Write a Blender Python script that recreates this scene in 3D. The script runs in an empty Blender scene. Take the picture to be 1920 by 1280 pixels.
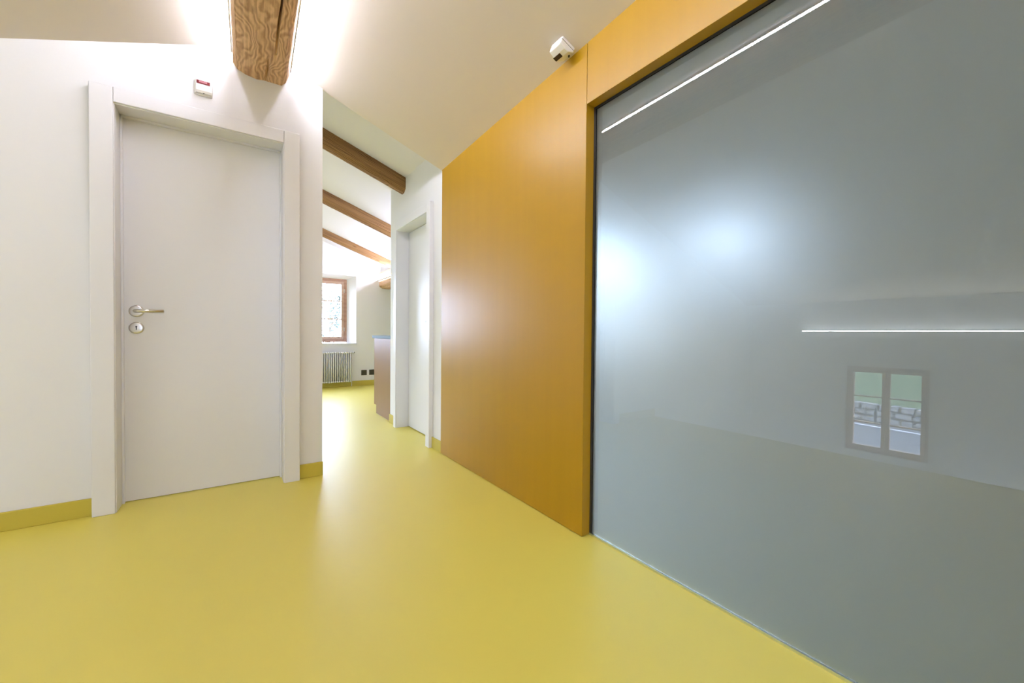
import bpy, math, random
from mathutils import Vector, Matrix

# ------------------------------------------------------------------ camera
S = bpy.context.scene
COL = S.collection
CAM_H = 0.98
F_PX, CY, YAW, PITCH, ROLL = 754.52, 635.93, 0.603914, 0.015538, 0.008431
cam_d = bpy.data.cameras.new('camera')
cam = bpy.data.objects.new('camera', cam_d)
COL.objects.link(cam)
cam_d.sensor_fit = 'HORIZONTAL'
cam_d.sensor_width = 36.0
cam_d.lens = F_PX / 1920 * 36
cam_d.shift_y = -(640 - CY) / 1920
cam_d.clip_start = 0.02
cam_d.clip_end = 300
_f = Vector((math.sin(YAW), math.cos(YAW), 0)); _r = Vector((math.cos(YAW), -math.sin(YAW), 0)); _u = Vector((0, 0, 1))
_f2 = _f * math.cos(PITCH) - _u * math.sin(PITCH)
_u2 = _u * math.cos(PITCH) + _f * math.sin(PITCH)
_r2 = _r * math.cos(ROLL) + _u2 * math.sin(ROLL)
_u3 = _u2 * math.cos(ROLL) - _r * math.sin(ROLL)
cam.matrix_world = Matrix(((_r2.x, _u3.x, -_f2.x, 0), (_r2.y, _u3.y, -_f2.y, 0), (_r2.z, _u3.z, -_f2.z, CAM_H), (0, 0, 0, 1)))
S.camera = cam

# ------------------------------------------------------------------ sky, exposure
SKY = 28.0
LED_L = 195.0
w = bpy.data.worlds.new('sky'); S.world = w; w.use_nodes = True
bg = w.node_tree.nodes['Background']
bg.inputs[0].default_value = (0.61, 0.70, 1.0, 1)
bg.inputs[1].default_value = SKY
vs = S.view_settings
vs.view_transform = 'Standard'; vs.look = 'None'; vs.exposure = 0.45; vs.gamma = 1.0; vs.use_curve_mapping = False
S.cycles.diffuse_bounces = 4
S.cycles.use_light_tree = False
S.cycles.max_bounces = 10
S.cycles.adaptive_threshold = 0.025
S.cycles.sample_clamp_indirect = 8.0

def portal(name, loc, rot, sx, sy):
    """sampling portal in a window opening: gives no light of its own, only guides the sky's"""
    l = bpy.data.lights.new(name, 'AREA'); l.shape = 'RECTANGLE'; l.size = sx; l.size_y = sy
    l.cycles.is_portal = True
    o = bpy.data.objects.new(name, l); COL.objects.link(o)
    o.location = loc; o.rotation_euler = rot
    return o

# ------------------------------------------------------------------ materials
def new_mat(name):
    m = bpy.data.materials.new(name); m.use_nodes = True
    nt = m.node_tree
    return m, nt, nt.nodes['Principled BSDF'], nt.nodes['Material Output']

def plain(name, col, rough=0.6, metal=0.0, spec=0.5, bump=0.0, bscale=200.0, var=0.0, coat=0.0):
    m, nt, b, o = new_mat(name)
    b.inputs['Base Color'].default_value = (*col, 1)
    b.inputs['Roughness'].default_value = rough
    b.inputs['Metallic'].default_value = metal
    b.inputs['Specular IOR Level'].default_value = spec
    b.inputs['Coat Weight'].default_value = coat
    tc = nt.nodes.new('ShaderNodeTexCoord')
    n = nt.nodes.new('ShaderNodeTexNoise'); n.inputs['Scale'].default_value = bscale; n.inputs['Detail'].default_value = 3
    nt.links.new(tc.outputs['Object'], n.inputs['Vector'])
    if bump:
        bp = nt.nodes.new('ShaderNodeBump'); bp.inputs['Strength'].default_value = bump; bp.inputs['Distance'].default_value = 0.002
        nt.links.new(n.outputs['Fac'], bp.inputs['Height']); nt.links.new(bp.outputs['Normal'], b.inputs['Normal'])
    if var:
        n2 = nt.nodes.new('ShaderNodeTexNoise'); n2.inputs['Scale'].default_value = 2.5; n2.inputs['Detail'].default_value = 4
        nt.links.new(tc.outputs['Object'], n2.inputs['Vector'])
        mx = nt.nodes.new('ShaderNodeMix'); mx.data_type = 'RGBA'
        mx.inputs[6].default_value = (*[c * (1 - var) for c in col], 1); mx.inputs[7].default_value = (*[min(1, c * (1 + var)) for c in col], 1)
        nt.links.new(n2.outputs['Fac'], mx.inputs[0]); nt.links.new(mx.outputs[2], b.inputs['Base Color'])
    return m

def timber(name, light, dark, rough=0.65, ring=9.0):
    """old timber; grain runs along the object's local X"""
    m, nt, b, o = new_mat(name)
    N = nt.nodes.new; Lk = nt.links.new
    tc = N('ShaderNodeTexCoord')
    mp = N('ShaderNodeMapping'); mp.inputs['Scale'].default_value = (0.55, 1, 1); mp.inputs['Location'].default_value = (0, 0.06, -0.35)
    Lk(tc.outputs['Object'], mp.inputs['Vector'])
    wn = N('ShaderNodeTexNoise'); wn.inputs['Scale'].default_value = 7.0; wn.inputs['Detail'].default_value = 2
    Lk(mp.outputs['Vector'], wn.inputs['Vector'])
    wm = N('ShaderNodeMix'); wm.data_type = 'VECTOR'; wm.inputs[0].default_value = 0.085
    Lk(mp.outputs['Vector'], wm.inputs[4]); Lk(wn.outputs['Color'], wm.inputs[5])
    wv = N('ShaderNodeTexWave'); wv.wave_type = 'RINGS'; wv.rings_direction = 'X'
    wv.inputs['Scale'].default_value = ring; wv.inputs['Distortion'].default_value = 1.2; wv.inputs['Detail'].default_value = 3
    wv.inputs['Detail Scale'].default_value = 2.2
    Lk(wm.outputs[1], wv.inputs['Vector'])
    mp2 = N('ShaderNodeMapping'); mp2.inputs['Scale'].default_value = (2.0, 85, 85)
    Lk(tc.outputs['Object'], mp2.inputs['Vector'])
    ns = N('ShaderNodeTexNoise'); ns.inputs['Scale'].default_value = 1.0; ns.inputs['Detail'].default_value = 5; ns.inputs['Roughness'].default_value = 0.6
    Lk(mp2.outputs['Vector'], ns.inputs['Vector'])
    mp3 = N('ShaderNodeMapping'); mp3.inputs['Scale'].default_value = (3.5, 9, 9)
    Lk(tc.outputs['Object'], mp3.inputs['Vector'])
    vo = N('ShaderNodeTexVoronoi'); vo.inputs['Scale'].default_value = 1.0
    Lk(mp3.outputs['Vector'], vo.inputs['Vector'])
    kn = N('ShaderNodeMapRange'); kn.inputs[1].default_value = 0.03; kn.inputs[2].default_value = 0.16; kn.inputs[3].default_value = 0.35; kn.inputs[4].default_value = 1.0
    Lk(vo.outputs['Distance'], kn.inputs[0])
    a = N('ShaderNodeMath'); a.operation = 'MULTIPLY_ADD'; a.inputs[1].default_value = 0.26
    Lk(wv.outputs['Fac'], a.inputs[0])
    c = N('ShaderNodeMath'); c.operation = 'MULTIPLY'; c.inputs[1].default_value = 0.85
    Lk(ns.outputs['Fac'], c.inputs[0]); Lk(c.outputs[0], a.inputs[2])
    rp = N('ShaderNodeValToRGB')
    rp.color_ramp.elements[0].position = 0.28; rp.color_ramp.elements[0].color = (*dark, 1)
    rp.color_ramp.elements[1].position = 0.72; rp.color_ramp.elements[1].color = (*light, 1)
    Lk(a.outputs[0], rp.inputs[0])
    mu = N('ShaderNodeMix'); mu.data_type = 'RGBA'; mu.blend_type = 'MULTIPLY'; mu.inputs[0].default_value = 0.8
    Lk(rp.outputs[0], mu.inputs[6]); Lk(kn.outputs[0], mu.inputs[7])
    Lk(mu.outputs[2], b.inputs['Base Color'])
    b.inputs['Roughness'].default_value = rough
    b.inputs['Specular IOR Level'].default_value = 0.3
    bp = N('ShaderNodeBump'); bp.inputs['Strength'].default_value = 0.5; bp.inputs['Distance'].default_value = 0.004
    Lk(a.outputs[0], bp.inputs['Height']); Lk(bp.outputs['Normal'], b.inputs['Normal'])
    return m

def veneer(name, c0, c1, rough=0.33, coat=0.0):
    """stained veneer, grain vertical"""
    m, nt, b, o = new_mat(name)
    N = nt.nodes.new; Lk = nt.links.new
    tc = N('ShaderNodeTexCoord'); mp = N('ShaderNodeMapping'); mp.inputs['Scale'].default_value = (14, 14, 0.5)
    Lk(tc.outputs['Object'], mp.inputs['Vector'])
    ns = N('ShaderNodeTexNoise'); ns.inputs['Scale'].default_value = 1.0; ns.inputs['Detail'].default_value = 7; ns.inputs['Roughness'].default_value = 0.65
    Lk(mp.outputs['Vector'], ns.inputs['Vector'])
    mx = N('ShaderNodeMix'); mx.data_type = 'RGBA'
    mx.inputs[6].default_value = (*c0, 1); mx.inputs[7].default_value = (*c1, 1)
    Lk(ns.outputs['Fac'], mx.inputs[0]); Lk(mx.outputs[2], b.inputs['Base Color'])
    b.inputs['Roughness'].default_value = rough
    b.inputs['Coat Weight'].default_value = coat
    b.inputs['Coat Roughness'].default_value = 0.25
    return m

def emitter(name, col, strength):
    m = bpy.data.materials.new(name); m.use_nodes = True; nt = m.node_tree
    nt.nodes.remove(nt.nodes['Principled BSDF'])
    e = nt.nodes.new('ShaderNodeEmission'); e.inputs[0].default_value = (*col, 1); e.inputs[1].default_value = strength
    nt.links.new(e.outputs[0], nt.nodes['Material Output'].inputs[0])
    return m

def pane_mat(name):
    """clear window glass: lets light straight through, mirrors a little"""
    m = bpy.data.materials.new(name); m.use_nodes = True; nt = m.node_tree
    nt.nodes.remove(nt.nodes['Principled BSDF'])
    N = nt.nodes.new; Lk = nt.links.new
    t = N('ShaderNodeBsdfTransparent'); t.inputs[0].default_value = (0.94, 0.96, 0.95, 1)
    g = N('ShaderNodeBsdfGlossy'); g.inputs['Roughness'].default_value = 0.0
    lw = N('ShaderNodeLayerWeight'); pw = N('ShaderNodeMath'); pw.operation = 'POWER'; pw.inputs[1].default_value = 5
    Lk(lw.outputs['Facing'], pw.inputs[0]); fr = N('ShaderNodeMath'); fr.operation = 'MULTIPLY_ADD'; fr.inputs[1].default_value = 0.9; fr.inputs[2].default_value = 0.04
    Lk(pw.outputs[0], fr.inputs[0])
    mx = N('ShaderNodeMixShader'); Lk(fr.outputs[0], mx.inputs[0]); Lk(t.outputs[0], mx.inputs[1]); Lk(g.outputs[0], mx.inputs[2])
    Lk(mx.outputs[0], nt.nodes['Material Output'].inputs[0])
    return m

def glass_mat(name, rough, col, milky=0.0, ior=1.52):
    """one face of a glass panel; milky = share of wide scattering on an etched face"""
    m = bpy.data.materials.new(name); m.use_nodes = True; nt = m.node_tree
    nt.nodes.remove(nt.nodes['Principled BSDF'])
    N = nt.nodes.new; Lk = nt.links.new
    g = N('ShaderNodeBsdfGlass'); g.inputs['IOR'].default_value = ior; g.inputs['Roughness'].default_value = rough
    g.inputs[0].default_value = (*col, 1)
    out = g.outputs[0]
    if milky:
        t = N('ShaderNodeBsdfTranslucent'); t.inputs[0].default_value = (*col, 1)
        d = N('ShaderNodeBsdfDiffuse'); d.inputs[0].default_value = (0.9, 0.9, 0.86, 1)
        a = N('ShaderNodeMixShader'); a.inputs[0].default_value = 0.5; Lk(t.outputs[0], a.inputs[1]); Lk(d.outputs[0], a.inputs[2])
        b = N('ShaderNodeMixShader'); b.inputs[0].default_value = milky; Lk(g.outputs[0], b.inputs[1]); Lk(a.outputs[0], b.inputs[2])
        out = b.outputs[0]
    Lk(out, nt.nodes['Material Output'].inputs[0])
    return m

M = {}
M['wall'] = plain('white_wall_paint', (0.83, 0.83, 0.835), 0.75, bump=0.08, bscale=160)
M['wallfar'] = plain('light_boosted_wall', (0.89, 0.885, 0.90), 0.75, bump=0.08, bscale=160)  # wall white raised to stand in for light the far wall lacks
M['greywall'] = plain('dimmed_wall_tone', (0.20, 0.235, 0.225), 0.8)  # dark tone put in to dim the lower part of the glass
M['tanwall'] = plain('tan_wall_paint', (0.50, 0.36, 0.22), 0.8)
M['paint'] = plain('white_lacquer', (0.82, 0.82, 0.835), 0.38, spec=0.4)
M['ceil'] = plain('bounce_tinted_ceiling', (0.775, 0.70, 0.63), 0.85, bump=0.05)  # floor's warm bounce light put into the ceiling's white
M['ceil_far'] = plain('cool_lit_ceiling', (0.84, 0.815, 0.86), 0.85, bump=0.05)  # cool daylight put into the ceiling white, against the floor's yellow cast
M['floor'] = plain('yellow_resin_floor', (0.77, 0.665, 0.115), 0.42, spec=0.8, var=0.02)
M['base'] = plain('shaded_resin_baseboard', (0.56, 0.46, 0.06), 0.4)  # floor's yellow, with an upright face's shade put into the colour
M['greyfloor'] = plain('grey_floor', (0.20, 0.23, 0.22), 0.5)
M['yellow'] = veneer('yellow_veneer', (0.36, 0.195, 0.004), (0.42, 0.235, 0.006), 0.36, 0.0)
M['brown'] = veneer('brown_cabinet_veneer', (0.22, 0.115, 0.038), (0.28, 0.15, 0.052), 0.45)
M['timber'] = timber('old_spruce_timber', (0.72, 0.48, 0.26), (0.29, 0.15, 0.06), ring=38.0)
M['rafter'] = timber('rafter_timber', (0.38, 0.21, 0.085), (0.11, 0.05, 0.017), ring=30.0)
M['led'] = emitter('led_white', (0.86, 0.855, 1.0), LED_L)
M['led_eaves'] = emitter('led_white_eaves', (0.88, 0.93, 1.0), LED_L * 0.25)
M['led_soft'] = emitter('led_white_dimmed', (0.70, 0.735, 1.0), LED_L * 1.0)
M['steel'] = plain('brushed_steel', (0.62, 0.60, 0.56), 0.28, metal=1.0)
M['dark'] = plain('black_rubber', (0.02, 0.02, 0.02), 0.5)
M['keyhole'] = plain('dark_keyhole', (0.01, 0.01, 0.012), 0.6)
M['alu'] = plain('aluminium_rail', (0.70, 0.74, 0.72), 0.3, metal=1.0)
M['plastic'] = plain('white_plastic', (0.80, 0.79, 0.76), 0.35)
M['redlens'] = plain('dark_red_lens', (0.16, 0.015, 0.02), 0.12)
M['pinklens'] = plain('pink_lens', (0.42, 0.16, 0.19), 0.25)
M['brownlens'] = plain('dark_brown_lens', (0.035, 0.010, 0.006), 0.15)
M['socket'] = plain('dark_bronze_socket', (0.055, 0.047, 0.03), 0.35)
M['worktop'] = plain('blue_grey_worktop', (0.14, 0.20, 0.24), 0.6, spec=0.25)
M['winwood'] = timber('window_wood', (0.46, 0.28, 0.19), (0.36, 0.20, 0.13), 0.4, ring=5)
M['sashwood'] = timber('sash_wood', (0.56, 0.38, 0.27), (0.48, 0.31, 0.21), 0.4, ring=5)
M['pane'] = pane_mat('window_pane')
M['glassfront'] = glass_mat('clear_glass_face', 0.0, (0.95, 0.985, 0.97), ior=1.75)
M['glassback'] = glass_mat('etched_glass_face', 0.54, (0.83, 0.90, 0.87), 0.54)
M['radiator'] = plain('radiator_enamel', (0.78, 0.76, 0.72), 0.35)
M['stone'] = plain('grey_stone', (0.17, 0.167, 0.165), 0.95, spec=0.05, bump=0.6, bscale=12, var=0.2)
M['mortar'] = plain('dark_mortar', (0.045, 0.042, 0.04), 0.95)
M['asphalt'] = plain('grey_asphalt', (0.085, 0.088, 0.095), 0.95, spec=0.1, var=0.06)
M['roadline'] = plain('white_road_paint', (0.5, 0.5, 0.5), 0.8)
M['grass'] = plain('meadow_grass', (0.07, 0.10, 0.055), 0.95, spec=0.0, bump=0.8, bscale=20, var=0.35)
M['leaf'] = plain('pale_leaves', (0.040, 0.060, 0.045), 0.7, var=0.2)
M['bark'] = plain('bark', (0.20, 0.15, 0.10), 0.9)

# ------------------------------------------------------------------ mesh helpers
class MB:
    def __init__(s): s.v = []; s.f = []; s.mi = []
    def poly(s, pts, faces, mi=0):
        o = len(s.v); s.v += [tuple(p) for p in pts]
        s.f += [tuple(i + o for i in f) for f in faces]; s.mi += [mi] * len(faces)
        return s
    def box(s, x0, x1, y0, y1, z0, z1, mi=0):
        p = [(x0,y0,z0),(x1,y0,z0),(x1,y1,z0),(x0,y1,z0),(x0,y0,z1),(x1,y0,z1),(x1,y1,z1),(x0,y1,z1)]
        return s.poly(p, [(0,3,2,1),(4,5,6,7),(0,1,5,4),(1,2,6,5),(2,3,7,6),(3,0,4,7)], mi)
    def prism(s, pts, axis, a, b, mi=0):
        """pts: 2D outline; axis 'x': (y,z), 'y': (x,z), 'z': (x,y); extruded from a to b"""
        def P(p, t): return {'x': (t, p[0], p[1]), 'y': (p[0], t, p[1]), 'z': (p[0], p[1], t)}[axis]
        n = len(pts); V = [P(p, a) for p in pts] + [P(p, b) for p in pts]
        F = [tuple(range(n))[::-1], tuple(range(n, 2 * n))] + [(i, (i + 1) % n, n + (i + 1) % n, n + i) for i in range(n)]
        area = sum(pts[i][0] * pts[(i+1) % n][1] - pts[(i+1) % n][0] * pts[i][1] for i in range(n))
        flip = (area < 0) ^ (axis == 'y') ^ (b < a)
        if flip: F = [f[::-1] for f in F]
        return s.poly(V, F, mi)
    def tube(s, pts, r, n=12, mi=0):
        """round bar through the points"""
        pts = [Vector(p) for p in pts]; V = []; k = len(pts)
        rr = r if isinstance(r, (list, tuple)) else [r] * k
        d0 = (pts[1] - pts[0]).normalized()
        up = Vector((0, 0, 1)) if abs(d0.z) < 0.9 else Vector((1, 0, 0))
        for i, p in enumerate(pts):
            a = pts[max(i - 1, 0)]; b = pts[min(i + 1, k - 1)]
            d = (b - a).normalized(); u = d.cross(up).normalized(); v = d.cross(u)
            V += [tuple(p + (u * math.cos(2*math.pi*j/n) + v * math.sin(2*math.pi*j/n)) * rr[i]) for j in range(n)]
        F = []
        for i in range(k - 1):
            for j in range(n):
                F.append((i*n+j, i*n+(j+1) % n, (i+1)*n+(j+1) % n, (i+1)*n+j))
        F += [tuple(range(n))[::-1], tuple(range((k-1)*n, k*n))]
        return s.poly(V, F, mi)
    def build(s, name, mats, parent=None, origin=None, bevel=0, smooth=False, seg=2):
        """origin: world base point of a top-level mesh; children share their thing's origin"""
        if parent is not None:
            org = Vector(parent['_o'])
        else:
            org = Vector(origin) if origin is not None else Vector((0, 0, 0))
        me = bpy.data.meshes.new(name)
        me.from_pydata([tuple(Vector(p) - org) for p in s.v], [], s.f)
        mats = mats if isinstance(mats, (list, tuple)) else [mats]
        for m in mats: me.materials.append(M[m])
        for p, i in zip(me.polygons, s.mi): p.material_index = i; p.use_smooth = smooth
        me.update()
        ob = bpy.data.objects.new(name, me); COL.objects.link(ob)
        if parent is not None: ob.parent = parent
        else: ob.location = org
        ob['_o'] = tuple(org)
        if bevel:
            b = ob.modifiers.new('bevel', 'BEVEL'); b.width = bevel; b.segments = seg; b.limit_method = 'ANGLE'; b.angle_limit = math.radians(40)
            if seg > 1: b.harden_normals = False
        return ob

def tag(o, label, cat, group=None, kind=None):
    o['label'] = label; o['category'] = cat
    if group: o['group'] = group
    if kind: o['kind'] = kind
    return o

def empty(name, loc):
    o = bpy.data.objects.new(name, None); COL.objects.link(o); o.location = loc
    o.empty_display_size = 0.05; o['_o'] = tuple(loc)
    return o

def log(name, p0, p1, prof, mat, n=40, jit=0.004, seed=1, crack=None, taper=0.0):
    """a squared log from p0 to p1; prof = outline in (side, up) about the axis; grain along local X"""
    rnd = random.Random(seed)
    p0 = Vector(p0); p1 = Vector(p1); d = (p1 - p0); Ln = d.length; d.normalize()
    y = Vector((0, 0, 1)).cross(d).normalized(); z = d.cross(y).normalized()
    ph = [(rnd.uniform(0, 6.28), rnd.uniform(0, 6.28), rnd.uniform(0.7, 1.4)) for _ in prof]
    V = []; k = len(prof)
    for i in range(n + 1):
        t = i / n * Ln; sc = 1 + taper * i / n
        for j, (a, b) in enumerate(prof):
            w1 = math.sin(t * 2.1 * ph[j][2] + ph[j][0]) + 0.6 * math.sin(t * 5.3 * ph[j][2] + ph[j][1]) + rnd.uniform(-.4, .4)
            w2 = math.sin(t * 1.7 * ph[j][2] + ph[j][1]) + 0.6 * math.sin(t * 4.7 * ph[j][2] + ph[j][0]) + rnd.uniform(-.4, .4)
            aa = a * sc + w1 * jit; bb = b * sc + w2 * jit
            if crack and j in crack:
                aa, bb = crack[j](t, a * sc, b * sc)
            V.append((t, aa, bb))
    F = []
    for i in range(n):
        for j in range(k):
            F.append((i*k+j, i*k+(j+1) % k, (i+1)*k+(j+1) % k, (i+1)*k+j))
    F += [tuple(range(k))[::-1], tuple(range(n*k, (n+1)*k))]
    me = bpy.data.meshes.new(name); me.from_pydata(V, [], F); me.materials.append(M[mat]); me.update()
    import bmesh
    bm = bmesh.new(); bm.from_mesh(me); bmesh.ops.recalc_face_normals(bm, faces=bm.faces); bm.to_mesh(me); bm.free()
    ob = bpy.data.objects.new(name, me); COL.objects.link(ob)
    ob.matrix_world = Matrix(((d.x, y.x, z.x, p0.x), (d.y, y.y, z.y, p0.y), (d.z, y.z, z.z, p0.z), (0, 0, 0, 1)))
    return ob

# ------------------------------------------------------------------ the building's numbers (metres)
YW = 2.99            # face of the wall with the white door
XR = 1.375           # face of the yellow panelling
XW = 1.39            # face of the white wall beyond it
XG = 1.43            # face of the frosted glass
YF = 7.62            # far wall
YB = -3.0            # wall behind
XL = -3.65           # stairwell wall with the casement window
XE = -1.285          # edge of the landing
XK = 3.6             # low wall behind the glass
RX, RZ = 0.14, 2.75  # ridge
TILT = 0.0435
def near_right(x, y): return RZ + TILT * (YW - y) - 0.378 * (x - RX)
def near_left(x, y):
    k = (RX - x) / (RX - XL)
    return RZ + TILT * (YW - y) * (1 - k) - 0.364 * (RX - x)
def far_z(x): return 2.499 - 0.36 * (x - 1.39) if x >= RX else 2.499 - 0.36 * (2 * RX - x - 1.39)

# ------------------------------------------------------------------ floors
mb = MB(); mb.box(XE, 1.48, YB, YF, -0.25, 0)
mb.box(XL, XE, 3.15, YF, -0.25, 0); mb.box(1.48, XK, 3.1, YF, -0.25, 0)
fl = mb.build('floor', 'floor')
tag(fl, 'smooth satin yellow resin floor running into the far room', 'floor', kind='structure')
g = MB().box(1.48, XK, YB, 3.1, -0.25, 0).build('floor', 'greyfloor')
tag(g, 'grey floor of the room behind the frosted glass', 'floor', kind='structure')
g = MB().box(XL, XE, YB, 3.15, -1.6, -1.4).build('floor', 'floor')
tag(g, 'lower stair landing floor reflected in the frosted glass', 'floor', kind='structure')

# ------------------------------------------------------------------ ceilings
def grid_ceiling(fn, x0, x1, y0, y1, t=0.04, nx=2, ny=6):
    mb = MB(); V = []; 
    for top in (0, 1):
        for i in range(nx + 1):
            for j in range(ny + 1):
                x = x0 + (x1 - x0) * i / nx; y = y0 + (y1 - y0) * j / ny
                V.append((x, y, fn(x, y) + top * t))
    F = []; m = (nx + 1) * (ny + 1)
    for i in range(nx):
        for j in range(ny):
            a = i * (ny + 1) + j; b = a + ny + 1
            F.append((a, a + 1, b + 1, b)); F.append((m + a, m + b, m + b + 1, m + a + 1))
    for j in range(ny):
        F.append((j, m + j, m + j + 1, j + 1)); a = nx * (ny + 1) + j; F.append((a, a + 1, m + a + 1, m + a))
    for i in range(nx):
        a = i * (ny + 1); b = a + ny + 1; F.append((a, b, m + b, m + a))
        a += ny; b += ny; F.append((a, m + a, m + b, b))
    return mb.poly(V, F)
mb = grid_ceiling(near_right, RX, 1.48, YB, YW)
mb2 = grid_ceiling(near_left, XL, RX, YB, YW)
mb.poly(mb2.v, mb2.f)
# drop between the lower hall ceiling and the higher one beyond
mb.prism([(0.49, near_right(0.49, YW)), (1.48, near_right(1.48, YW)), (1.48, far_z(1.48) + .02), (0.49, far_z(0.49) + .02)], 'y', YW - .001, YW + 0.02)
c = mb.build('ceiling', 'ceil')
tag(c, 'pitched plaster ceiling of the hall, falling from the ridge beam to both sides', 'ceiling', kind='structure')

mb = grid_ceiling(lambda x, y: far_z(x), RX, XK, YW + .02, YF + .05)
FSKY = [(-1.9, -1.5, 5.0, 5.4), (-2.0, -1.4, 6.3, 6.8)]  # unseen roof openings, added to bring daylight into the far room
def holed_slope(mb, fz, x0, x1, y0, y1, holes, t=.03):
    xs = sorted({x0, x1, *[a for h in holes for a in h[:2]]}); ys = sorted({y0, y1, *[a for h in holes for a in h[2:]]})
    for i in range(len(xs) - 1):
        for j in range(len(ys) - 1):
            cx, cy_ = (xs[i] + xs[i+1]) / 2, (ys[j] + ys[j+1]) / 2
            if any(a < cx < b and c0 < cy_ < d for a, b, c0, d in holes): continue
            mb.prism([(xs[i], fz(xs[i])), (xs[i+1], fz(xs[i+1])), (xs[i+1], fz(xs[i+1]) + t), (xs[i], fz(xs[i]) + t)], 'y', ys[j], ys[j+1])
holed_slope(mb, far_z, XL, RX, YW + .02, YF + .05, FSKY)
c = mb.build('ceiling', 'ceil_far')
tag(c, 'bright sloping ceiling of the far room between the rafters', 'ceiling', kind='structure')

# ceiling of the room behind the glass, with two added roof windows for light
def gz(x, y): return near_right(x, YW)
mb = MB()
SKYL = [(2.90, 3.34, 1.20, 1.66), (2.65, 3.52, 2.15, 2.99)]
holed_slope(mb, lambda x: gz(x, 0), 1.48, XK, YB, 3.1, SKYL)
c = mb.build('ceiling', 'ceil_far')
tag(c, 'sloping ceiling with added roof windows behind the frosted glass', 'ceiling', kind='structure')

# ------------------------------------------------------------------ walls
# left wall with the white door's opening
DX0, DX1, DZ = -0.524, 0.263, 2.178
T0, T1 = YW, 3.15
mb = MB()
mb.prism([(XL, -1.6), (DX0 - .03, -1.6), (DX0 - .03, far_z(DX0 - .03)), (XL, far_z(XL))], 'y', T0, T1)
mb.prism([(DX1 + .03, -0.02), (0.493, -0.02), (0.493, far_z(.493)), (DX1 + .03, far_z(DX1 + .03))], 'y', T0, T1)
mb.prism([(DX0 - .03, DZ + .03), (DX1 + .03, DZ + .03), (DX1 + .03, far_z(DX1 + .03)), (RX, far_z(RX)), (DX0 - .03, far_z(DX0 - .03))], 'y', T0, T1)
wl = mb.build('wall_left', 'wall')
tag(wl, 'white plaster wall around the closed white door', 'wall', kind='structure')
# white wall on the right beyond the yellow panel, with the second door's opening
EY0, EY1, EZ = 3.265, 4.05, 2.01
WE = 4.33
mb = MB()
zc = far_z(XW) + .05
mb.box(XW, XW + .14, 2.995, EY0 - .02, -0.02, zc); mb.box(XW, XW + .14, EY1 + .02, WE, -0.02, zc); mb.box(XW, XW + .14, EY0 - .02, EY1 + .02, EZ + .02, zc)
wr = mb.build('wall_right', 'wall')
tag(wr, 'white wall with a door beyond the yellow panel', 'wall', kind='structure')
mb = MB(); mb.prism([(XW + .14, 0), (XK, 0), (XK, far_z(XK) + .05), (XW + .14, far_z(XW + .14) + .05)], 'y', 4.23, WE)
tag(mb.build('wall_kitchen', 'wall'), 'white return wall behind the brown cabinet', 'wall', kind='structure')
mb = MB(); mb.prism([(1.53, 0), (XK, 0), (XK, 2.2), (1.53, 2.6)], 'y', 3.0, 3.1)
tag(mb.build('wall_partition', 'greywall'), 'partition, darkened to dim the glass, at the end of the room behind the glass', 'wall', kind='structure')

# window openings: (centre axis value ranges)
def wall_with_holes(axis, a0, a1, p0, p1, z0, ztop, holes):
    """wall slab; axis 'y' = runs along x between a0,a1 at y p0..p1; ztop(x) roof line; holes (h0,h1,z0,z1)"""
    mb = MB(); cuts = sorted({a0, a1, *[h for q in holes for h in q[:2]], *([RX] if axis == 'y' and a0 < RX < a1 else [])})
    for i in range(len(cuts) - 1):
        u, v = cuts[i], cuts[i+1]; hs = [h for h in holes if h[0] <= u + 1e-6 and h[1] >= v - 1e-6]
        z = z0
        for h in sorted(hs, key=lambda q: q[2]):
            mb.prism([(u, z), (v, z), (v, h[2]), (u, h[2])], axis, p0, p1); z = h[3]
        mb.prism([(u, z), (v, z), (v, ztop(v)), (u, ztop(u))], axis, p0, p1)
    return mb
WF = (0.58, 1.82, 0.755, 1.985)          # opening in the far wall face
WF2 = (-2.6, -1.4, 0.755, 1.9)
WF3 = (-1.0, 0.2, 0.755, 1.985)  # unseen opening, added for more daylight through the far wall
mb = wall_with_holes('y', XL, XK, YF, YF + .32, -0.02, lambda x: far_z(x) + .06, [WF3, WF])
# splayed plaster reveal of the visible window
fx0, fx1, fz0, fz1, FY = 0.70, 1.70, 0.79, 1.935, YF + .2
for q in ([(WF[1], YF, WF[2]), (WF[1], YF, WF[3]), (fx1, FY, fz1), (fx1, FY, WF[2]), (WF[1], FY + .1, WF[2]), (WF[1], FY + .1, WF[3]), (fx1, FY + .1, fz1), (fx1, FY + .1, WF[2])],
          [(WF[0], YF, WF[2]), (fx0, FY, WF[2]), (fx0, FY, fz1), (WF[0], YF, WF[3]), (WF[0], FY + .1, WF[2]), (fx0, FY + .1, WF[2]), (fx0, FY + .1, fz1), (WF[0], FY + .1, WF[3])]):
    mb.poly(q, [(0, 1, 2, 3), (4, 7, 6, 5), (0, 4, 5, 1), (1, 5, 6, 2), (2, 6, 7, 3), (3, 7, 4, 0)])
mb.poly([(WF[0], YF, WF[3]), (WF[1], YF, WF[3]), (fx1, FY, fz1), (fx0, FY, fz1), (WF[0], FY + .1, WF[3]), (WF[1], FY + .1, WF[3]), (fx1, FY + .1, fz1), (fx0, FY + .1, fz1)],
        [(0, 3, 2, 1), (4, 5, 6, 7), (0, 1, 5, 4), (1, 2, 6, 5), (2, 3, 7, 6), (3, 0, 4, 7)])
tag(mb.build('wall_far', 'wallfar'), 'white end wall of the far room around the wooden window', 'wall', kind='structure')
mb = wall_with_holes('x', 3.15, YF + .3, XL - .3, XL, -0.02, lambda y: far_z(XL) + .06, [(4.9, 5.7, .45, 1.35), (6.2, 7.2, .45, 1.35)])  # both openings invented, out of view, to light the far room
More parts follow.
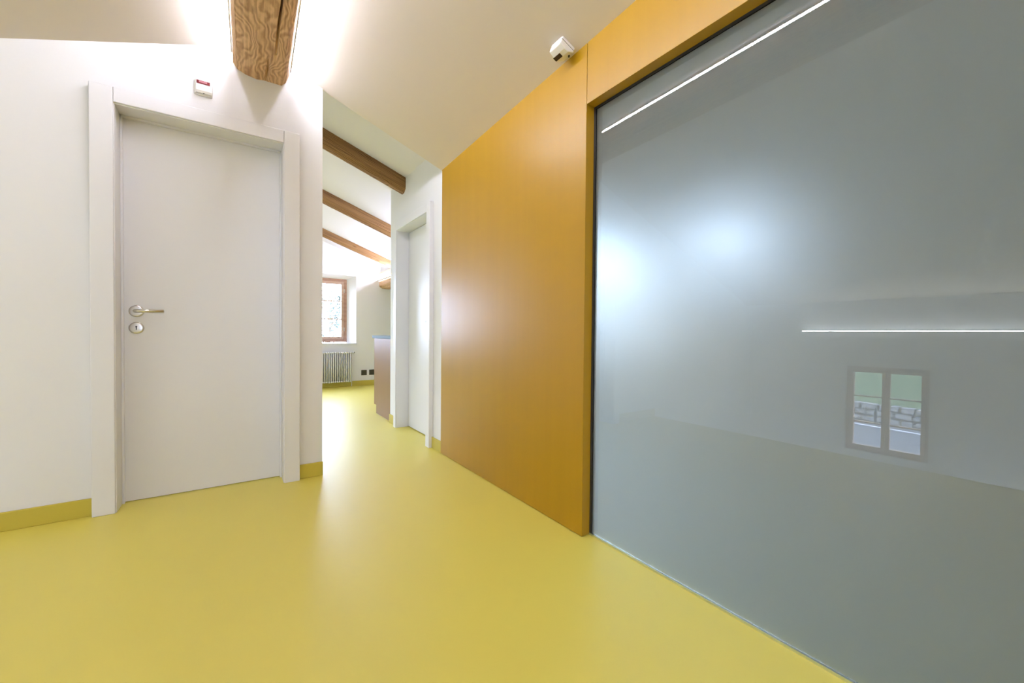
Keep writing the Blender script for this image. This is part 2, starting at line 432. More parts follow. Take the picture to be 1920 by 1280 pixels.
tag(mb.build('wall_far_left', 'wall'), 'low white wall with added windows on the hidden side of the far room', 'wall', kind='structure')
mb = MB().box(XK, XK + .2, 4.23, YF + .3, -0.02, far_z(XK) + .06)
tag(mb.build('wall_far_right', 'wall'), 'low white wall behind the cabinet', 'wall', kind='structure')
# stairwell wall with casement window
SW = (1.06, 1.83, -0.475, 0.597)
mb = wall_with_holes('x', YB - .2, T1, XL - .28, XL, -1.6, lambda y: 1.6, [SW])
tag(mb.build('wall_stairwell', 'wall'), 'plain stairwell wall with a casement, mirrored in the glass', 'wall', kind='structure')
# wall behind the camera
BW = [(-0.35, 0.50, 0.95, 1.75)]  # unseen window, added as daylight fill for the hall
mb = wall_with_holes('y', XL, XK, YB - .3, YB, -1.6, lambda x: (near_left(x, YB) if x < RX else near_right(x, YB)) + .05, BW)
tag(mb.build('wall_back', 'wall'), 'white wall with an added window behind the viewpoint', 'wall', kind='structure')
# low wall behind the glass room
GW = (2.50, 2.98, 1.02, 1.40)  # opening added to make the low bright patch in the frosted glass
mb = wall_with_holes('x', YB, 4.3, XK, XK + .2, -0.02, lambda y: gz(XK, 0) + .02, [GW])
tag(mb.build('wall_low', 'tanwall'), 'low outer wall of the room behind the frosted glass', 'wall', kind='structure')
# boxed eaves beam over the stairwell
mb = MB().box(XL, -3.5, YB, YW, 1.065, near_left(-3.6, 0) + .03)
mb.box(-3.5, -3.455, YB, 2.26, 1.02, 1.035)
e = mb.build('trim_1', 'wall', origin=(-3.6, 0, 1.06))
tag(e, 'boxed eaves beam above the stairwell window, mirrored in the glass', 'eaves beam', kind='structure')

# ------------------------------------------------------------------ baseboards
def baseboard(name, x0, x1, y0, y1, label, h=0.093):
    o = MB().box(x0, x1, y0, y1, 0.0, h).build(name, 'base', origin=((x0+x1)/2, (y0+y1)/2, 0), bevel=0.003)
    return tag(o, label, 'baseboard', 'yellow baseboards', 'structure')
baseboard('baseboard_left', XE, -0.614, YW - .012, YW, 'shade-toned yellow baseboard left of the white door')
baseboard('baseboard_left', 0.352, 0.496, YW - .012, YW, 'short yellow baseboard between the white door and the wall corner')
baseboard('baseboard_right', XW - .012, XW, 3.003, 3.19, 'short yellow baseboard between the yellow panel and the second door')
baseboard('baseboard_right', XW - .012, XW, 4.115, WE + .003, 'short yellow baseboard between the second door and the brown cabinet')
baseboard('baseboard_far', XL, XK, YF - .012, YF, 'yellow baseboard under the radiator and sockets of the far wall', 0.09)

# ------------------------------------------------------------------ yellow panelling
GY0, GY1, HZ = -1.25, 1.388, 2.066          # glass opening
mb = MB()
def top(y): return near_right(XR, y) + .02
mb.prism([(GY1, 0.003), (3.0, 0.003), (3.0, top(3.0)), (GY1, top(GY1))], 'x', XR, 1.478)
p = mb.build('wall_panel', 'yellow', origin=(1.42, 2.2, 0), bevel=0.0015)
tag(p, 'tall yellow-stained wood panel between the white wall and the frosted glass', 'wall panel')
mb = MB(); mb.prism([(GY0, HZ), (GY1 - .003, HZ), (GY1 - .003, top(GY1)), (GY0, top(GY0))], 'x', XR, 1.478)
p = mb.build('wall_panel', 'yellow', origin=(1.42, 0, HZ), bevel=0.0015)
tag(p, 'yellow-stained wood header panel above the frosted glass', 'wall panel')
mb = MB(); mb.prism([(YB, 0.003), (GY0 - .003, 0.003), (GY0 - .003, top(GY0)), (YB, top(YB))], 'x', XR, 1.478)
p = mb.build('wall_panel', 'yellow', origin=(1.42, -2, 0), bevel=0.0015)
tag(p, 'yellow-stained wood panel beyond the near end of the frosted glass', 'wall panel')

# ------------------------------------------------------------------ frosted glass
gd = empty('glass_partition', (XG + .006, 0.07, 0))
tag(gd, 'large frosted glass panel reflecting the hall, set in the yellow opening', 'glass panel')
y0, y1, z0, z1 = GY0 + .012, GY1 - .012, 0.010, HZ - .010
mb = MB()
x0, x1 = XG, XG + .010
mb.poly([(x0,y0,z0),(x1,y0,z0),(x1,y1,z0),(x0,y1,z0),(x0,y0,z1),(x1,y0,z1),(x1,y1,z1),(x0,y1,z1)],
        [(0,3,2,1),(4,5,6,7),(0,1,5,4),(2,3,7,6)], 0)
mb.poly([(x0,y0,z0),(x0,y1,z0),(x0,y1,z1),(x0,y0,z1)], [(3, 2, 1, 0)][:1] and [(0, 3, 2, 1)], 0)
mb.poly([(x1,y0,z0),(x1,y1,z0),(x1,y1,z1),(x1,y0,z1)], [(0, 1, 2, 3)], 1)
mb.build('pane', ['glassfront', 'glassback'], gd)
MB().box(XG - .004, XG + .022, y1, GY1, .006, HZ).build('gasket', 'dark', gd)
MB().box(XG - .004, XG + .022, GY0, y0, .006, HZ).build('gasket', 'dark', gd)
MB().box(XG - .004, XG + .022, y0, y1, z1, HZ).build('gasket', 'dark', gd)
MB().box(XG - .006, XG + .016, GY0, GY1, 0.0, 0.009).build('floor_rail', 'alu', gd)

# ------------------------------------------------------------------ white door, left
def round_plate(c, r, t, axis='y', n=28):
    """disc lathe with a rounded rim, facing -axis"""
    mb = MB(); V = []; F = []
    prof = [(r, 0), (r, t * .55), (r * .93, t * .9), (r * .75, t), (0.0001, t)]
    for (pr, pt) in prof:
        for j in range(n):
            a = 2 * math.pi * j / n
            if axis == 'y': V.append((c[0] + pr * math.cos(a), c[1] - pt, c[2] + pr * math.sin(a)))
            else: V.append((c[0] - pt, c[1] + pr * math.cos(a), c[2] + pr * math.sin(a)))
    for i in range(len(prof) - 1):
        for j in range(n):
            q = (i*n+j, i*n+(j+1) % n, (i+1)*n+(j+1) % n, (i+1)*n+j)
            F.append(q if axis == 'y' else q[::-1])
    return mb.poly(V, F)
d1 = empty('door_1', (-0.13, YW, 0))
tag(d1, 'closed white door with a steel lever handle in the left wall', 'door', kind='structure')
CF = 2.95
fr = MB().box(-0.614, DX0, CF, YW, 0, 2.256).build('casing', 'paint', d1, bevel=.003)
MB().box(DX1, 0.352, CF, YW, 0, 2.256).build('casing', 'paint', d1, bevel=.003)
MB().box(DX0 + .001, DX1 - .001, CF, YW, DZ, 2.256).build('head_casing', 'paint', d1, bevel=.003)
MB().box(DX0 - .03, DX0 + .004, CF + .012, T1, 0, DZ).build('jamb', 'paint', d1, bevel=.002)
MB().box(DX1 - .004, DX1 + .03, CF + .012, T1, 0, DZ).build('jamb', 'paint', d1, bevel=.002)
MB().box(DX0 - .03, DX1 + .03, CF + .012, T1, DZ - .006, DZ + .03).build('head_jamb', 'paint', d1, bevel=.002)
for a, b in ((DX0 + .004, DX0 + .014), (DX1 - .014, DX1 - .004)):
    MB().box(a, b, 3.085, 3.104, 0, DZ - .006).build('door_stop', 'paint', d1, bevel=.002)
MB().box(DX0 + .004, DX1 - .004, 3.085, 3.104, DZ - .018, DZ - .006).build('door_stop', 'paint', d1, bevel=.002)
leaf = MB().box(DX0 + .006, DX1 - .006, 3.106, 3.146, 0.005, DZ - .008).build('leaf', 'paint', d1, bevel=.002)
LY = 3.106
mb = round_plate((-0.459, LY, 1.087), .033, .009)
mb.tube([(-0.459, LY - .005, 1.087), (-0.459, LY - .040, 1.087), (-0.456, LY - .050, 1.087), (-0.447, LY - .054, 1.087), (-0.335, LY - .054, 1.0885)], .0095, 16)
h = mb.build('door_handle', 'steel', leaf, smooth=True); h['label'] = 'brushed steel lever handle'
k = round_plate((-0.459, LY, 0.991), .033, .009).build('keyhole_plate', 'steel', leaf, smooth=True)
kb = MB().tube([(-0.459, LY - .0085, 0.998), (-0.459, LY - .0098, 0.998)], .0045, 12)
kb.box(-0.4612, -0.4568, LY - .0098, LY - .0085, 0.980, 0.998)
MBk = kb.build('keyhole', 'keyhole', leaf)

# ------------------------------------------------------------------ second door in the right wall
d2 = empty('door_2', (XW, 3.65, 0))
tag(d2, 'white door without a handle set deep in the wall beyond the yellow panel', 'door', kind='structure')
MB().box(1.352, XW, 3.19, EY0, 0, 2.085).build('casing', 'paint', d2, bevel=.003)
MB().box(1.352, XW, EY1, 4.115, 0, 2.085).build('casing', 'paint', d2, bevel=.003)
MB().box(1.352, XW, EY0 + .001, EY1 - .001, EZ, 2.085).build('head_casing', 'paint', d2, bevel=.003)
MB().box(1.364, 1.53, EY0 - .02, EY0 + .003, 0, EZ).build('jamb', 'paint', d2, bevel=.002)
MB().box(1.364, 1.53, EY1 - .003, EY1 + .02, 0, EZ).build('jamb', 'paint', d2, bevel=.002)
MB().box(1.364, 1.53, EY0 - .02, EY1 + .02, EZ - .004, EZ + .02).build('head_jamb', 'paint', d2, bevel=.002)
lf = MB().box(1.486, 1.526, EY0 + .006, EY1 - .006, 0.008, EZ - .008).build('leaf', 'paint', d2, bevel=.002)
MB().box(1.4845, 1.4862, 3.586, 3.592, 1.072, 1.090).build('keyhole', 'keyhole', lf)

# ------------------------------------------------------------------ ridge beam and its light strips
def rb_z(y): return 2.55 + TILT * (YW - y)
BX = lambda y: 0.146 - 0.028 * (YW - y)
p0 = (BX(3.06), 3.06, rb_z(3.06)); p1 = (BX(YB), YB, rb_z(YB))
prof = [(-.139, .20), (-.146, .12), (-.149, .055), (-.130, .018), (-.088, 0), (-.03, -.004), (.012, .0), (.022, .0), (.032, .0),
        (.06, .001), (.066, .001), (.072, .001), (.108, .004), (.133, .030), (.148, .08), (.139, .2)]
def notch(t0, t1, wd, dp, side):
    def f(t, a, b):
        k = max(0.0, min(1.0, (t - t0) / 0.5)) if t1 is None else max(0.0, min(1, (t - t0) / .12)) * max(0.0, min(1, (t1 - t) / .15))
        if side == 0: return a + .004 * math.sin(t * 9), b + dp * k + .0005
        return a + side * wd * (k - 1) + .004 * math.sin(t * 9), b + .0005
    return f
crack = {10: notch(.36, None, .005, .05, -1), 11 - 1 + 0: None}
crack = {9: notch(.30, None, .004, 0, 1), 10: notch(.30, None, 0, .05, 0), 11: notch(.30, None, .004, 0, -1),
         6: notch(.08, .32, .007, 0, 1), 7: notch(.08, .32, 0, .03, 0), 8: notch(.08, .32, .007, 0, -1)}
beam = log('ridge_beam', p0, p1, prof, 'timber', n=90, jit=.0022, seed=4, crack=crack)
tag(beam, 'old squared ridge beam, cracked, lit on both sides where it enters the white wall', 'beam')
def strip_run(sections, mb=None):
    """sections: list of 4-point rings"""
    mb = mb or MB(); n = len(sections) - 1; V = [p for q in sections for p in q]
    return mb.poly(V, [(i*4+j, i*4+(j+1) % 4, i*4+4+(j+1) % 4, i*4+4+j) for i in range(n) for j in range(4)] + [(0, 3, 2, 1), (n*4, n*4+1, n*4+2, n*4+3)])
for sx, lab in ((-1, 'white light strip along the left side of the ridge beam'), (1, 'white light strip along the right side of the ridge beam')):
    A = []; B = []; n = 12
    for i in range(n + 1):
        y = 2.985 + (YB + .01 - 2.985) * i / n; cx = BX(y) + sx * .156
        zc_ = (near_left(cx, y) if sx < 0 else near_right(cx, y)) - .026
        a0, a1 = sorted((cx + sx * .006, cx + sx * .008)); x0, x1 = sorted((cx - sx * .003, cx + sx * .0055))
        A.append([(a0, y, zc_ - .013), (a1, y, zc_ - .013), (a1, y, zc_), (a0, y, zc_)])
        B.append([(x0, y, zc_ - .014), (x1, y, zc_ - .014), (x1, y, zc_ + .001), (x0, y, zc_ + .001)])
    e = empty('light_strip', (BX(0) + sx * .16, 0, 2.75))
    tag(e, lab, 'light strip', 'light strips along the beams')
    strip_run(A).build('diffuser', 'led', e); strip_run(B).build('channel', 'paint', e)
s = MB().box(-3.485, -3.462, YB + .02, 2.25, 1.036, 1.046).build('light_strip', 'led_eaves', origin=(-3.47, 0, 1.036))
tag(s, 'white light strip on the eaves ledge, mirrored as a line in the glass', 'light strip', 'light strips along the beams')

# ------------------------------------------------------------------ far room rafters, purlin
def rafter(y, wdt, dep, label, seed):
    xa, xb = RX - .05, 2.214
    sl = 0.36
    pr = [(-wdt/2, dep), (-wdt/2, .045), (-wdt/2 + .012, .022), (-wdt/2 + .045, .002), (0, -.003), (wdt/2 - .04, 0), (wdt/2 - .008, .03), (wdt/2, .06), (wdt/2, dep)]
    yc = y + wdt/2
    o = log('rafter', (xa, yc, far_z(RX) + (RX - xa) * sl - dep + .015), (xb, yc, far_z(xb) - dep + .015), [(-a, b) for a, b in pr][::-1], 'rafter', n=36, jit=.0022, seed=seed)
    return tag(o, label, 'rafter', 'rafters of the far room')
rafter(3.878, .15, .155, 'dark brown rafter nearest the hall, ending in the white wall', 11)
rafter(5.29, .15, .15, 'middle rafter of the three crossing the far room', 12)
rafter(6.87, .13, .13, 'farthest, palest rafter close to the window wall', 13)
pr = [(-.12, .29), (-.12, .05), (-.10, .02), (-.06, 0), (.06, 0), (.12, .05), (.12, .29)]
pu = log('purlin', (2.35, YF, 1.79), (2.35, 4.33, 1.79), pr, 'timber', n=30, jit=.004, seed=8)
tag(pu, 'thick purlin under the low roof edge beside the far wall', 'beam')
bx = MB(); bx.prism([(2.25, 2.075), (2.47, 2.075), (2.47, far_z(2.47) + .02), (2.25, far_z(2.25) + .02)], 'y', WE, YF)
tag(bx.build('trim_2', 'wall', origin=(2.36, 6, 2.07)), 'grey-white plaster strip between the purlin and the roof', 'trim', kind='structure')
e = empty('light_strip', (2.217, 6, 1.928))
tag(e, 'white light strip along the purlin beside the far wall', 'light strip', 'light strips along the beams')
MB().box(2.203, 2.222, WE + .02, YF - .02, 1.942, 1.955).build('diffuser', 'led_soft', e)
MB().box(2.185, 2.222, WE + .01, YF - .01, 1.930, 1.941).build('channel', 'alu', e)

# ------------------------------------------------------------------ windows
def casement(name, label, ax, a0, a1, p0, p1, z0, z1, bars, fw=.05, sw=.045, leaves=2, hinges=()):
    """two-leaf timber casement. ax 'y': lies in the x-z plane at y p0..p1; ax 'x': in the y-z plane"""
    def B(u0, u1, q0, q1, w0, w1):
        return MB().box(u0, u1, q0, q1, w0, w1) if ax == 'y' else MB().box(q0, q1, u0, u1, w0, w1)
    c = ((a0 + a1) / 2, p0, z0) if ax == 'y' else (p0, (a0 + a1) / 2, z0)
    wn = empty(name, c); tag(wn, label, 'window', kind='structure')
    for q in ((a0, a0 + fw, z0, z1), (a1 - fw, a1, z0, z1), (a0 + fw, a1 - fw, z0, z0 + fw), (a0 + fw, a1 - fw, z1 - fw, z1)):
        B(q[0], q[1], p0, p1, q[2], q[3]).build('window_frame', 'winwood', wn, bevel=.004)
    i0, i1, j0, j1 = a0 + fw, a1 - fw, z0 + fw, z1 - fw
    mid = (i0 + i1) / 2; s = 1 if p1 > p0 else -1
    sp0, sp1 = p0 - s * .012, p0 + (p1 - p0) * .75
    for (u0, u1) in ((i0, mid - .002), (mid + .002, i1)):
        sash = B(u0, u0 + sw, sp0, sp1, j0, j1).build('sash', 'sashwood', wn, bevel=.004)
        for q in ((u1 - sw, u1, j0, j1), (u0 + sw, u1 - sw, j0, j0 + sw), (u0 + sw, u1 - sw, j1 - sw, j1)):
            B(q[0], q[1], sp0, sp1, q[2], q[3]).build('sash_rail', 'sashwood', sash, bevel=.004)
        cz = [j0 + sw] + list(bars) + [j1 - sw]
        for b in bars:
            B(u0 + sw, u1 - sw, sp0 + s * .006, sp1 - s * .01, b - .008, b + .008).build('glazing_bar', 'sashwood', sash, bevel=.002)
        for k_ in range(len(cz) - 1):
            B(u0 + sw, u1 - sw, p0 + s * .02, p0 + s * .024, cz[k_], cz[k_+1]).build('pane', 'pane', sash)
    for (u, zz) in hinges:
        (MB().tube([(u, p0 - .014, zz - .035), (u, p0 - .014, zz + .035)], .009, 10)).build('hinge', 'steel', wn, smooth=True)
    return wn
w1 = casement('window_1', 'wooden two-leaf window above the radiator in the far wall', 'y', fx0, fx1, FY, FY + .06, fz0, fz1, (1.207, 1.533), hinges=((fx1 - .048, 1.02), (fx1 - .048, 1.72)))
MB().box(WF[0] - .02, WF[1] + .015, YF - .02, FY + .01, WF[2] - .012, WF[2] + .018).build('window_sill', 'paint', w1, bevel=.004)
casement('window_2', 'two-leaf stairwell window mirrored in the frosted glass', 'x', SW[0], SW[1], XL - .06, XL - .12, SW[2], SW[3], (-0.11, 0.22), fw=.04, sw=.035)
casement('window_3', 'added unseen middle window of the far wall', 'y', WF3[0], WF3[1], FY, FY + .06, WF3[2], WF3[3], (1.15, 1.52))
for i, b in enumerate(BW):
    casement('window_%d' % (6 + i), 'added two-leaf daylight window in the wall behind the viewpoint', 'y', b[0], b[1], YB - .06, YB - .12, b[2], b[3], (b[2] + (b[3]-b[2])*.35, b[2] + (b[3]-b[2])*.66))
for i, (a, b) in enumerate(((4.9, 5.7), (6.2, 7.2))):
    casement('window_%d' % (8 + i), ('nearer', 'farther')[i] + ' low window added for daylight on the hidden side of the far room', 'x', a, b, XL - .06, XL - .12, .45, 1.35, (.9,))
H = math.pi / 2
def added_roof_window(k, s, fz, slope, label):
    xm, ym = (s[0]+s[1])/2, (s[2]+s[3])/2
    r = empty('window_%d' % k, (xm, ym, fz(xm)))
    tag(r, label, 'roof window', kind='structure')
    def sl(x0, x1, y0, y1, dz0, dz1):
        return MB().prism([(x0, fz(x0) + dz0), (x1, fz(x1) + dz0), (x1, fz(x1) + dz1), (x0, fz(x0) + dz1)], 'y', y0, y1)
    for q in ((s[0], s[0] + .04, s[2], s[3]), (s[1] - .04, s[1], s[2], s[3]), (s[0] + .04, s[1] - .04, s[2], s[2] + .04), (s[0] + .04, s[1] - .04, s[3] - .04, s[3])):
        sl(*q, .0, .03).build('window_frame', 'winwood', r)
    sl(s[0] + .04, s[1] - .04, s[2] + .04, s[3] - .04, .012, .016).build('pane', 'pane', r)
    portal('roof_window_portal', (xm, ym, fz(xm) + .05), (0, math.atan(slope), 0), s[1]-s[0], s[3]-s[2])
casement('window_5', 'low window added for light in the wall behind the glass', 'x', GW[0], GW[1], XK + .05, XK + .11, GW[2], GW[3], (1.22,), fw=.03, sw=.025)
portal('window_portal', (XK + .21, (GW[0]+GW[1])/2, (GW[2]+GW[3])/2), (0, H, 0), GW[3]-GW[2], GW[1]-GW[0])
added_roof_window(10, SKYL[0], lambda x: gz(x, 0), .378, 'added roof window making the bluish glow behind the frosted glass')
added_roof_window(11, SKYL[1], lambda x: gz(x, 0), .378, 'added roof window by the far corner behind the frosted glass')
added_roof_window(12, FSKY[0], far_z, -.36, 'nearer added roof window on the hidden side of the far room')
added_roof_window(13, FSKY[1], far_z, -.36, 'farther added roof window on the hidden side of the far room')
portal('window_portal', ((WF[0]+WF[1])/2, YF + .33, (WF[2]+WF[3])/2), (-H, 0, 0), WF[1]-WF[0], WF[3]-WF[2])
portal('window_portal', ((WF3[0]+WF3[1])/2, YF + .33, (WF3[2]+WF3[3])/2), (-H, 0, 0), WF3[1]-WF3[0], WF3[3]-WF3[2])
for b in BW: portal('window_portal', ((b[0]+b[1])/2, YB - .31, (b[2]+b[3])/2), (H, 0, 0), b[1]-b[0], b[3]-b[2])
for b in (SW, (4.9, 5.7, .45, 1.35), (6.2, 7.2, .45, 1.35)):
    portal('window_portal', (XL - .31, (b[0]+b[1])/2, (b[2]+b[3])/2), (0, -H, 0), b[3]-b[2], b[1]-b[0])

# ------------------------------------------------------------------ radiator
rd = empty('radiator', (1.26, YF - .08, 0.085))
tag(rd, 'white column radiator under the far window', 'radiator')
ry0, ry1 = YF - .135, YF - .045
z0, z1 = .085, .622
proto = None
N_SEC = 27; PITCH_R = .0348
for i in range(N_SEC):
    xc = 1.693 - PITCH_R * i
    if proto is None:
        mb = MB()
        for yy in (ry0 + .014, (ry0 + ry1) / 2, ry1 - .014):
            mb.tube([(xc, yy, z0 + .02), (xc, yy, z1 - .02)], .0098, 8)
        for zz in (z0 + .016, z1 - .016):
            mb.tube([(xc, ry0, zz), (xc, ry0 + .012, zz), (xc, ry1 - .012, zz), (xc, ry1, zz)], [.009, .0155, .0155, .009], 8)
        proto = mb.build('radiator_section', 'radiator', rd, smooth=True)
    else:
        o = proto.copy(); COL.objects.link(o); o.parent = rd; o.location = (-PITCH_R * i, 0, 0)
xm0, xm1 = 1.693 - PITCH_R * (N_SEC - 1), 1.693
for zz in (z0 + .016, z1 - .016):
    MB().tube([(xm0, (ry0+ry1)/2, zz), (xm1, (ry0+ry1)/2, zz)], .012, 8).build('manifold', 'radiator', rd, smooth=True)
for xx in (xm0 + .15, xm1 - .15):
    MB().box(xx - .012, xx + .012, ry1 - .02, YF, z1 - .09, z1 - .07).build('wall_bracket', 'radiator', rd)
v = MB().tube([(1.70, (ry0+ry1)/2, .606), (1.735, (ry0+ry1)/2, .606)], .009, 10).build('valve', 'steel', rd, smooth=True)
MB().tube([(1.735, (ry0+ry1)/2, .606), (1.76, (ry0+ry1)/2, .606), (1.778, (ry0+ry1)/2, .606)], [.02, .022, .015], 14).build('valve_knob', 'plastic', v, smooth=True)
MB().tube([(1.762, ry0 - .000 + .02, .612), (1.762, ry0 + .0245, .612)], .008, 10).build('valve_dial', 'dark', v)
MB().tube([(1.728, (ry0+ry1)/2, .606), (1.728, (ry0+ry1)/2, .3), (1.728, (ry0+ry1)/2 + .02, .02), (1.728, (ry0+ry1)/2 + .03, 0)], .006, 8).build('pipe', 'radiator', rd, smooth=True)

# ------------------------------------------------------------------ sockets
def socket(xc, zc_, holes, label):
    e = empty('wall_socket', (xc, YF, zc_)); tag(e, label, 'socket', 'dark sockets on the far wall')
    MB().box(xc - .049, xc + .049, YF - .010, YF, zc_ - .049, zc_ + .049).build('cover_plate', 'socket', e, bevel=.003)
    ins = MB().box(xc - .036, xc + .036, YF - .0135, YF - .009, zc_ - .036, zc_ + .036).build('insert', 'socket', e, bevel=.002)
    if holes:
        for dx, dz in ((-.012, 0), (.012, 0), (0, -.006)):
            MB().tube([(xc + dx, YF - .0142, zc_ + dz), (xc + dx, YF - .0130, zc_ + dz)], .004, 8).build('socket_hole', 'dark', ins)
    return e
socket(1.958, .232, True, 'dark wall socket with three holes nearer the radiator')
socket(2.098, .233, False, 'dark blank wall socket beside the brown cabinet')

# ------------------------------------------------------------------ brown cabinet
cb = empty('kitchen_cabinet', (1.85, 4.68, 0))
tag(cb, 'brown wood cabinet end with blue-grey worktop behind the white wall corner', 'cabinet')
CX0, CX1, CY0, CY1 = 1.402, 2.30, WE + .03, 4.985
MB().prism([(CY0, .004), (CY1 - .09, .004), (CY1 - .09, .105), (CY1, .105), (CY1, .902), (CY0, .902)], 'x', CX0, CX0 + .02).build('side_panel', 'brown', cb, bevel=.001)
MB().box(CX0 + .021, CX1, CY0, CY1 - .022, .105, .902).build('body', 'brown', cb)
for i in range(2):
    a = CX0 + .023 + i * .437
    dr = MB().box(a, a + .434, CY1 - .021, CY1, .108, .898).build('cabinet_door', 'brown', cb, bevel=.001)
    MB().tube([(a + (.39 if i == 0 else .045), CY1 + .02, .7), (a + (.39 if i == 0 else .045), CY1 + .02, .84)], .005, 8).build('handle', 'steel', dr, smooth=True)
MB().box(CX0 + .004, CX1, CY0, CY1 - .088, 0, .105).build('plinth', 'plastic', cb)
MB().box(CX0 - .006, CX1 + .01, CY0 - .02, 5.06, .904, .938).build('worktop', 'worktop', cb, bevel=.002)

# ------------------------------------------------------------------ detectors
al = empty('alarm_unit', (-0.146, YW, 2.393))
tag(al, 'small square white alarm unit with a red window above the left door', 'alarm unit', 'white alarm units')
xc, zc_ = -0.146, 2.392
MB().box(xc - .044, xc + .044, YW - .012, YW, zc_ - .044, zc_ + .044).build('base', 'plastic', al, bevel=.008)
cv = MB().prism([(YW - .013, zc_ - .036), (YW - .013, zc_ + .042), (YW - .026, zc_ + .040), (YW - .026, zc_ - .022), (YW - .020, zc_ - .036)], 'x', xc - .036, xc + .042).build('cover', 'plastic', al, bevel=.004)
ln = MB().box(xc - .031, xc + .031, YW - .0285, YW - .024, zc_ + .014, zc_ + .033).build('lens', 'redlens', cv, bevel=.001); ln['label'] = 'dark red window'
MB().box(xc - .02, xc + .018, YW - .0292, YW - .028, zc_ + .020, zc_ + .031).build('lens_bulb', 'pinklens', cv, bevel=.0004)['label'] = 'pale strip behind the red window'
MB().tube([(xc + .002, YW - .0215, zc_ - .034), (xc + .002, YW - .020, zc_ - .034)], .004, 10).build('sensor_hole', 'dark', cv)

def on_ceiling(name, cx, cy_, label):
    e = empty(name, (cx, cy_, near_right(cx, cy_)))
    tag(e, label, 'motion sensor', 'white alarm units')
    e['_o'] = (0, 0, 0)
    e.rotation_euler = (0, math.atan(.378), 0)
    s = .042
    MB().box(-s, s, -s, s, -.016, 0).build('base', 'plastic', e, bevel=.006)
    MB().box(-s + .003, s - .003, -s + .003, s - .003, -.0185, -.015).build('shadow_gap', 'dark', e)
    c = MB().prism([(-s, -.018), (-s, -.044), (-.012, -.050), (.012, -.050), (s, -.030), (s, -.018)], 'y', -s, s).build('cover', 'plastic', e, bevel=.005)
    l = MB().box(-.010, .011, -.004, s + .001, -.0525, -.040).build('lens', 'brownlens', c, bevel=.001); l['label'] = 'dark brown lens'
    MB().tube([(.034, -.020, -.036), (.036, -.020, -.044)], .004, 8).build('fixing_screw', 'dark', c)
    return e
on_ceiling('motion_sensor', 1.316, 1.490, 'small white motion sensor with dark lens on the ceiling beside the yellow panel')

# ------------------------------------------------------------------ outside: road, stone wall, meadow, tree
def rotz(p, a, c):
    x, y = p[0] - c[0], p[1] - c[1]
    return (c[0] + x * math.cos(a) - y * math.sin(a), c[1] + x * math.sin(a) + y * math.cos(a), p[2])
GZ = -3.0
tag(MB().box(-30, 60, -60, 60, GZ - .1, GZ).build('ground', 'asphalt'), 'grey asphalt road and yard outside the stairwell window', 'road', kind='structure')
RC = (-21.0, 6.0); RA = math.radians(8)
def rmesh(mb, name, mat, **k):
    mb.v = [rotz(p, RA, RC) for p in mb.v]; return mb.build(name, mat, **k)
tag(rmesh(MB().box(-20.5, -20.3, -40, 40, GZ, GZ + .01), 'road_line', 'roadline'), 'white edge line painted along the road outside', 'road line')
st = empty('stone_wall', (RC[0] - .5, RC[1], GZ))
tag(st, 'low grey rubble stone wall beyond the road', 'stone wall')
rmesh(MB().box(-21.9, -21.54, -25, 25, GZ, GZ + .80), 'mortar_core', 'mortar', parent=st)
rnd = random.Random(3)
z = GZ
for row in range(3):
    hgt = rnd.uniform(.27, .33); y = 0 + rnd.uniform(0, .3)
    while y < 14:
        ln_ = rnd.uniform(.32, .75); j = lambda: rnd.uniform(-.02, .02)
        x_f = -21.47 + rnd.uniform(-.03, .03)
        b = MB(); V = [(-21.7, y + .02 + j(), z + .02 + j()), (-21.7, y + ln_ - .02 + j(), z + .02 + j()), (-21.7, y + ln_ - .02 + j(), z + hgt - .02 + j()), (-21.7, y + .02 + j(), z + hgt - .02 + j())]
        V += [(x_f, p[1] + (.03 if k in (0, 3) else -.03), p[2] + (.03 if k < 2 else -.03)) for k, p in enumerate(V)]
        b.poly(V, [(4, 5, 6, 7), (0, 1, 5, 4), (1, 2, 6, 5), (2, 3, 7, 6), (3, 0, 4, 7), (3, 2, 1, 0)])
        rmesh(b, 'stone', 'stone', parent=st)
        y += ln_
    z += hgt
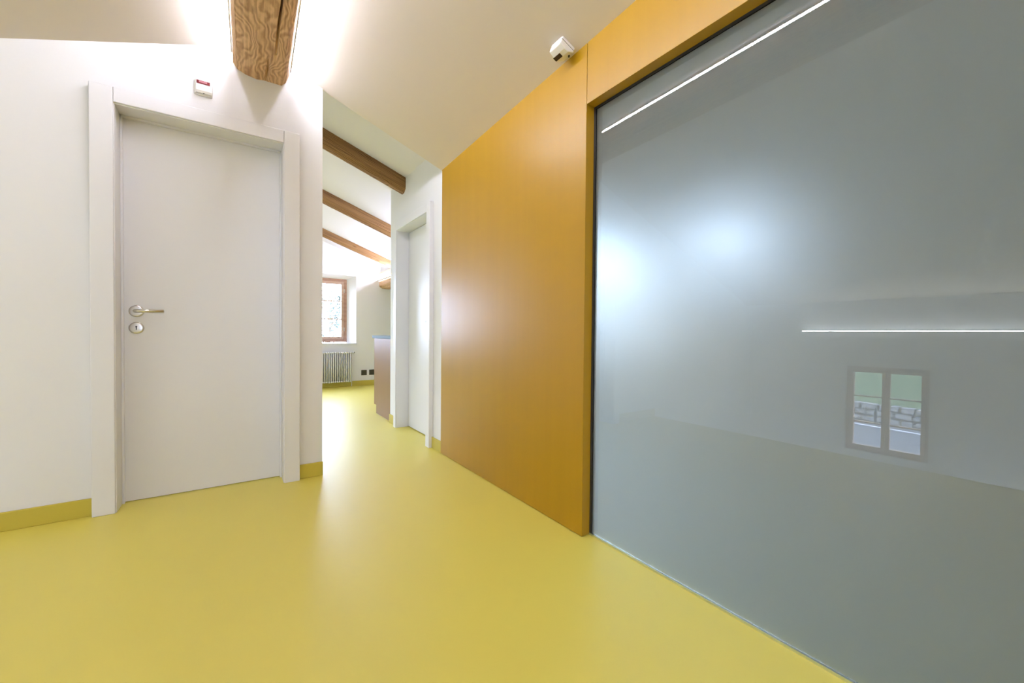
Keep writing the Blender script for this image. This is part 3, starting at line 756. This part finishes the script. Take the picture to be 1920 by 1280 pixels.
mb = MB(); V = []; nx, ny = 12, 24
for i in range(nx + 1):
    for j in range(ny + 1):
        x = -21.75 - 30 * i / nx; y = -30 + 70 * j / ny
        V.append((x, y, GZ + .80 + .22 * (-21.75 - x) + .15 * math.sin(x * .7 + y * .5)))
mb.poly(V, [(i*(ny+1)+j, (i+1)*(ny+1)+j, (i+1)*(ny+1)+j+1, i*(ny+1)+j+1) for i in range(nx) for j in range(ny)])
tag(rmesh(mb, 'meadow', 'grass', smooth=True), 'grassy bank rising behind the stone wall', 'grass', kind='stuff')
# tree outside the far window
tr = empty('garden_tree', (2.4, 13.0, GZ))
tag(tr, 'sparse pale tree outside the far window', 'tree')
mb = MB(); mb.tube([(2.4, 13.0, GZ), (2.45, 13.0, -1), (2.3, 13.1, .6), (2.4, 13.0, 2.2)], [.14, .11, .07, .02], 8)
rnd = random.Random(5); tips = []
for i in range(26):
    z = rnd.uniform(-1, 2.2); a = rnd.uniform(0, 6.28); l = rnd.uniform(.5, 1.6)
    s0 = Vector((2.38, 13.05, z)); t_ = s0 + Vector((math.cos(a) * l, math.sin(a) * l * .7, rnd.uniform(.1, .7)))
    mb.tube([s0, (s0 + t_) / 2 + Vector((0, 0, -.05)), t_], [.02, .012, .004], 5); tips.append((s0, t_))
mb.build('trunk', 'bark', tr)
mb = MB()
for s0, t_ in tips:
    for k in range(70):
        c = s0.lerp(t_, rnd.uniform(.3, 1.05)) + Vector((rnd.gauss(0, .13), rnd.gauss(0, .13), rnd.gauss(0, .10)))
        u = Vector((rnd.uniform(-1, 1), rnd.uniform(-1, 1), rnd.uniform(-1, 1))).normalized(); v = u.orthogonal().normalized(); sz = rnd.uniform(.03, .07)
        wv = u.cross(v) * .006
        mb.poly([c - u * sz, c + v * sz * .45 + wv, c + u * sz, c - v * sz * .45 + wv], [(0, 1, 2), (0, 2, 3)])
lv = mb.build('foliage', 'leaf', tr); lv['kind'] = 'stuff'

for o in bpy.data.objects:
    if '_o' in o: del o['_o']
